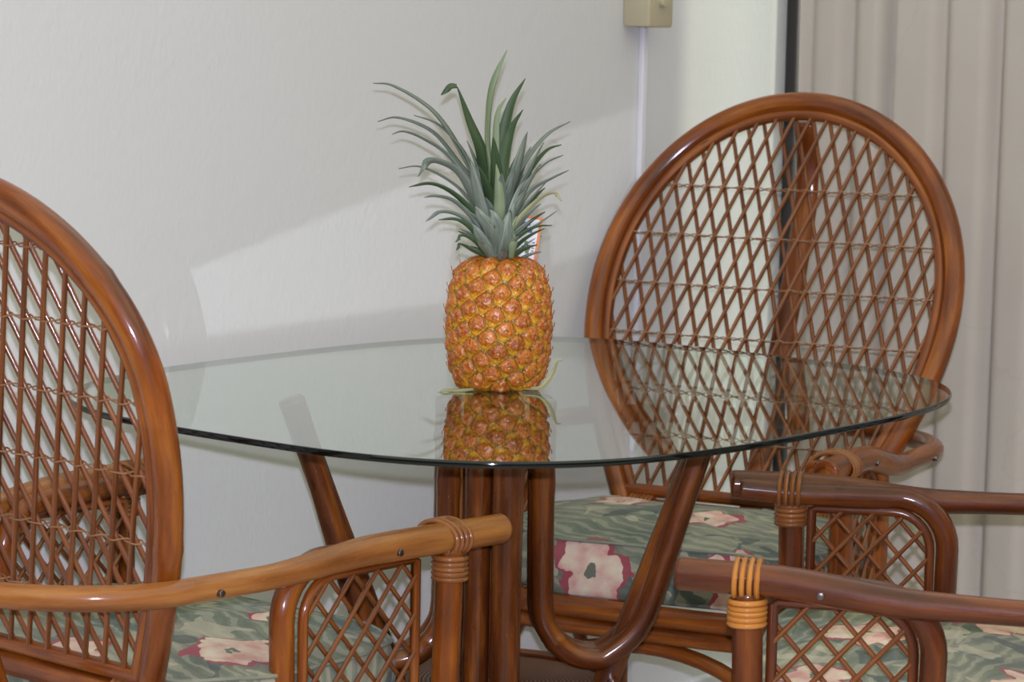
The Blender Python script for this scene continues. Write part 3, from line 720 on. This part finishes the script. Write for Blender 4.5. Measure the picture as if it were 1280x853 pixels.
# leaves read off the crown: (points from base to tip as x, y, distance towards(-)/away(+)), width, material
LV = [
 ([(614, 300, 0), (603, 250, .005), (574, 190, .015), (540, 140, .03), (493, 109, .04), (466, 104, .045)], .0125, L_GREY),
 ([(612, 290, .01), (598, 240, .012), (572, 205, .02), (540, 166, .03), (498, 148, .035), (472, 152, .04)], .0100, L_GREY),
 ([(608, 295, -.01), (590, 245, -.015), (562, 198, -.01), (530, 175, .0), (505, 165, .0), (490, 168, .0)], .0105, L_GREY),
 ([(610, 290, 0), (596, 235, .0), (578, 190, .01), (548, 157, .02), (517, 144, .025)], .0090, L_GREY),
 ([(606, 295, -.02), (592, 255, -.03), (572, 218, -.035), (548, 204, -.04), (532, 205, -.04), (522, 221, -.04)], .0160, L_GREY),
 ([(604, 290, 0), (585, 250, .01), (560, 226, .02), (525, 209, .025), (498, 211, .03)], .0060, L_GREY),
 ([(606, 305, -.02), (592, 272, -.03), (568, 245, -.04), (540, 231, -.045), (511, 234, -.045)], .0110, L_DARK),
 ([(606, 308, -.02), (590, 275, -.03), (566, 252, -.04), (545, 246, -.045), (530, 247, -.045)], .0085, L_GREY),
 ([(606, 312, -.015), (590, 285, -.03), (572, 270, -.04), (550, 266, -.045), (532, 277, -.045)], .0085, L_GREY),
 ([(606, 316, -.01), (592, 292, -.03), (572, 276, -.04), (548, 275, -.04)], .0085, L_DARK),
 ([(608, 320, -.015), (592, 302, -.03), (578, 295, -.035), (569, 303, -.04)], .0080, L_DARK),
 ([(608, 322, -.01), (590, 314, -.02), (576, 306, -.03), (570, 313, -.03)], .0070, L_DARK),
 ([(612, 285, .01), (604, 235, .015), (598, 190, .02), (584, 150, .03), (571, 108, .035)], .0215, L_DARK),
 ([(614, 270, 0), (611, 215, .0), (607, 165, .005), (613, 112, .012), (634, 62, .02)], .0135, L_PALE),
 ([(618, 275, .005), (618, 225, .01), (619, 175, .02), (622, 142, .025), (633, 122, .03)], .0080, L_PALE),
 ([(620, 275, .01), (622, 220, .02), (628, 175, .03), (640, 130, .035), (657, 98, .04)], .0140, L_DARK),
 ([(622, 280, .0), (626, 235, .01), (632, 195, .02), (641, 160, .03), (654, 137, .035)], .0120, L_DARK),
 ([(622, 300, 0), (634, 250, .0), (655, 208, .01), (684, 170, .02), (713, 152, .03)], .0135, L_GREY),
 ([(622, 305, .01), (640, 255, .01), (660, 220, .02), (683, 190, .03), (702, 181, .035)], .0105, L_DARK),
 ([(624, 308, -.01), (640, 262, -.01), (660, 228, -.005), (682, 205, .0), (704, 194, .005)], .0105, L_GREY),
 ([(624, 312, -.01), (642, 272, -.02), (664, 240, -.02), (688, 225, -.02), (711, 213, -.02)], .0120, L_GREY),
 ([(626, 314, -.015), (646, 280, -.02), (672, 252, -.025), (692, 242, -.03), (703, 252, -.03)], .0080, L_DRY),
 ([(626, 316, .0), (645, 296, .0), (668, 284, .0), (696, 264, .0)], .0085, L_GREY),
 ([(626, 318, -.01), (645, 300, -.02), (668, 285, -.025), (690, 282, -.03)], .0075, L_DARK),
 ([(622, 322, -.02), (634, 300, -.03), (640, 268, -.035), (650, 238, -.03), (662, 222, -.025)], .0105, L_GREY),
 ([(610, 300, -.03), (600, 262, -.045), (592, 225, -.05), (588, 202, -.05)], .0140, L_GREY),
 ([(620, 300, -.03), (624, 262, -.045), (623, 232, -.05), (620, 205, -.045)], .0110, L_PALE),
 ([(616, 312, -.025), (612, 290, -.045), (600, 272, -.055), (594, 258, -.055)], .0190, L_GREY),
 ([(620, 318, -.02), (622, 298, -.04), (618, 276, -.055), (612, 262, -.055)], .0190, L_GREY),
 ([(626, 322, -.02), (632, 302, -.04), (634, 282, -.05), (638, 262, -.05)], .0150, L_GREY),
 ([(612, 322, -.02), (604, 308, -.035), (596, 292, -.045), (590, 280, -.045)], .0160, L_GREY),
 ([(640, 322, -.02), (642, 305, -.035), (640, 290, -.035), (646, 270, -.03)], .0090, L_PALE),
]
for pts, w, mt in LV: leaf([wp_(*q) for q in pts], w, mt)
# folded tip of the broad dark leaf
leaf([wp_(571, 109, .035), wp_(562, 110, .035), wp_(551, 119, .035)], .0075, L_DARK)
# the shorter leaves that fill the heart of the crown, set in a spiral
for i in range(54):
    a = i * 2.39996; f = i / 54; r0 = .014 + .006 * (1 - f); zb_ = .152 + .075 * f; Ln = .030 + .060 * f * random.uniform(.7, 1.15); lean = .95 - .62 * f
    d = Vector((cos(a), sin(a), 0)); out = []
    for q in range(5):
        s_ = q / 4; out.append(d * (r0 + Ln * (sin(lean) * s_ + .18 * s_ * s_ * (1 - f))) + Vector((0, 0, zb_ + Ln * (cos(lean) * s_ - .22 * s_ * s_ * (1 - f)) + .004 * s_)))
    leaf(out, .0100 + .004 * f, [L_GREY, L_DARK, L_GREY, L_GREY][i % 4])
# withered slips at the foot of the fruit
for pts in ([(650, 486, -.03), (676, 486, -.035), (690, 470, -.03), (697, 453, -.03), (703, 451, -.03)], [(592, 488, -.04), (570, 490, -.045), (556, 489, -.05), (546, 492, -.05)]):
    leaf([wp_(*q) for q in pts], .0055, L_DRY, up_hint=(0, -.4, 1), parent=pa, name='withered_leaf')
# card tag hung behind the crown on the right
tg = bpy.data.objects.new('hang_tag', None); C.objects.link(tg); tg.parent = pa
c = wp_(657, 298, .012); RT_ = Matrix.Rotation(radians(8), 3, 'Y') @ Matrix.Rotation(radians(4), 3, 'Z')
def card(name, dx, dz, w, h, dep, mat, bev=.0):
    mm = MB(); mm.box(c + RT_ @ Vector((dx, dep, dz)), (w, .0006, h), RT_, 0); return mm.build(name, mat, tg, smooth=False)
ORG = simple('tag_orange', lin(214, 120, 52), .5); TWH = simple('tag_white', lin(222, 222, 222), .5); TBL = simple('tag_blue', lin(70, 96, 140), .5); TGR = simple('tag_green', lin(84, 110, 52), .5)
card('tag_card', 0, 0, .034, .056, .0, ORG); card('tag_face', -.0012, -.0005, .0295, .050, -.0008, TWH)
card('tag_print', .0, .0105, .013, .006, -.0014, TBL); card('tag_print', -.004, .018, .014, .004, -.0014, TBL)
for dx, dz in ((.0015, -.006), (.005, -.010), (-.001, -.012), (.004, -.015)): card('tag_picture', dx, dz, .0045, .006, -.0014, TGR)
for i in range(5): card('tag_print', .0105, -.004 - i * .0033, .0032, .0012, -.0014, TBL)

# ------------------------------------------------------------------ unseen board and lamp added for flash light bounced off the glass
LAMP = Vector((0, -1.5, .86)); yP = -.55
def patch_pt(px, py):
    p = wall_pt(px, py); f = (yP - LAMP.y) / (p.y - LAMP.y); q = LAMP.lerp(p, f); return (q.x, q.z)
mask_cutout = [patch_pt(190, 431), patch_pt(550, 381), patch_pt(800, 296), patch_pt(800, 131), patch_pt(550, 212), patch_pt(217, 344)]  # opening follows the outline of the light patch wanted on the left wall

def mask_board():
    """added board whose cutout shapes the lamp beam into the bounced-light patch"""
    m = MB(); n = len(mask_cutout); cx = sum(q[0] for q in mask_cutout) / n; cz = sum(q[1] for q in mask_cutout) / n
    hs = sorted(mask_cutout, key=lambda q: atan2(q[1] - cz, q[0] - cx)); X0, X1, Z0, Z1 = -.6, .6, .05, 1.0
    fine = []
    for i in range(n):
        a, b = hs[i], hs[(i + 1) % n]
        for k in range(12): fine.append((a[0] + (b[0] - a[0]) * k / 12, a[1] + (b[1] - a[1]) * k / 12))
    def outer(q):
        dx, dz = q[0] - cx, q[1] - cz; t = 1e9
        if dx > 0: t = min(t, (X1 - cx) / dx)
        if dx < 0: t = min(t, (X0 - cx) / dx)
        if dz > 0: t = min(t, (Z1 - cz) / dz)
        if dz < 0: t = min(t, (Z0 - cz) / dz)
        return (cx + dx * t, cz + dz * t)
    out = [outer(q) for q in fine]
    for q in ((X0, Z0), (X1, Z0), (X1, Z1), (X0, Z1)):
        i = min(range(len(out)), key=lambda i: hypot(out[i][0] - q[0], out[i][1] - q[1])); out[i] = q
    rows = [[(x, yP + d, z) for x, z in pl + pl[:1]] for pl, d in ((fine, 0), (out, 0), (out, .02), (fine, .02), (fine, 0))]
    m.grid(rows, [[(0, 0)] * len(rows[0])] * 5)
    return struct(m.build('light_mask_board', BRONZE, smooth=False))  # no part of the room: added out of view to mask the lamp
mask_board()

# ------------------------------------------------------------------ light
def lamp(name, ty, loc, energy, col, **k):
    l = bpy.data.lights.new(name, ty); l.energy = energy; l.color = col
    for a, b in k.items(): setattr(l, a, b)
    o = bpy.data.objects.new(name, l); C.objects.link(o); o.location = loc; return o
fl = lamp('flash', 'SPOT', (0, -.02, CAM_H + .073), 262, (.86, .86, 1.12), shadow_soft_size=.012, spot_size=radians(60), spot_blend=.3)
fl.rotation_euler = (Vector((0, 0, 0)) - Vector((0, 1, -.12))).to_track_quat('Z', 'Y').to_euler()
hl = lamp('added_bounce_lamp', 'SPOT', LAMP, 230, (.86, .90, 1.0), shadow_soft_size=.0015, spot_size=radians(24), spot_blend=0)  # added source, stands in for the flash reflected by the glass top
hc_ = Vector((sum(q[0] for q in mask_cutout) / len(mask_cutout), yP, sum(q[1] for q in mask_cutout) / len(mask_cutout)))
hl.rotation_euler = (LAMP - hc_).to_track_quat('Z', 'Y').to_euler()
# sun finding its way between curtain and wall
sp = COR + ED * .02 - EN * .0
aim = COR + ED * .0 + EN * .25
src = aim + (aim - (COR + ED * .0 + EN * 0)) * 0
dirv = (EN * cos(radians(35)) - WN * sin(radians(35))).normalized()
srcp = COR + EN * .22 - dirv * 4.0
sn = lamp('sun_through_gap', 'SPOT', (srcp.x, srcp.y, 2.0), 400, (1.0, .96, .80), shadow_soft_size=.28, spot_size=radians(16), spot_blend=.4)
tgt = Vector((COR.x + EN.x * .2, COR.y + EN.y * .2, .95)); sn.rotation_euler = (sn.location - tgt).to_track_quat('Z', 'Y').to_euler()

w = bpy.data.worlds.new('world'); bpy.context.scene.world = w; w.use_nodes = True
wt = w.node_tree; bg = wt.nodes['Background']
def wn(ty, **k):
    o = wt.nodes.new(ty)
    for a, b in k.items(): setattr(o, a, b)
    return o
tcw = wn('ShaderNodeTexCoord'); sxw = wn('ShaderNodeSeparateXYZ'); rpw = wn('ShaderNodeValToRGB'); rp2 = wn('ShaderNodeValToRGB'); dt = wn('ShaderNodeVectorMath', operation='DOT_PRODUCT')
wt.links.new(tcw.outputs['Generated'], sxw.inputs[0]); wt.links.new(sxw.outputs[2], rpw.inputs[0])
rpw.color_ramp.elements[0].position = .12; rpw.color_ramp.elements[0].color = (.04, .04, .04, 1)
rpw.color_ramp.elements[1].position = .42; rpw.color_ramp.elements[1].color = (1.06, 1.06, .86, 1)
# daylight over the garden beyond the sliding door
wt.links.new(tcw.outputs['Generated'], dt.inputs[0]); dt.inputs[1].default_value = (.6497, .7602, 0); wt.links.new(dt.outputs['Value'], rp2.inputs[0])
rp2.color_ramp.elements[0].position = .15; rp2.color_ramp.elements[0].color = (0, 0, 0, 1)
rp2.color_ramp.elements[1].position = .5; rp2.color_ramp.elements[1].color = (.28, .31, .35, 1)
adw = wn('ShaderNodeMix', data_type='RGBA', blend_type='ADD'); adw.inputs[0].default_value = 1
wt.links.new(rpw.outputs[0], adw.inputs[6]); wt.links.new(rp2.outputs[0], adw.inputs[7]); wt.links.new(adw.outputs[2], bg.inputs[0])
bg.inputs[1].default_value = 1.2

# ------------------------------------------------------------------ camera
cam = bpy.data.cameras.new('camera'); co = bpy.data.objects.new('camera', cam); C.objects.link(co)
cam.sensor_width = 36; cam.lens = FPX / 1280 * 36; cam.clip_start = .05
M = Matrix((CR, CU, -_fw)).transposed().to_4x4(); M.translation = (0, 0, CAM_H); co.matrix_world = M
cam.dof.use_dof = True; cam.dof.focus_distance = 3.25; cam.dof.aperture_fstop = 11
sc = bpy.context.scene; sc.camera = co
sc.view_settings.view_transform = 'Standard'; sc.view_settings.look = 'None'; sc.view_settings.exposure = 0; sc.view_settings.gamma = 1; sc.view_settings.use_curve_mapping = False
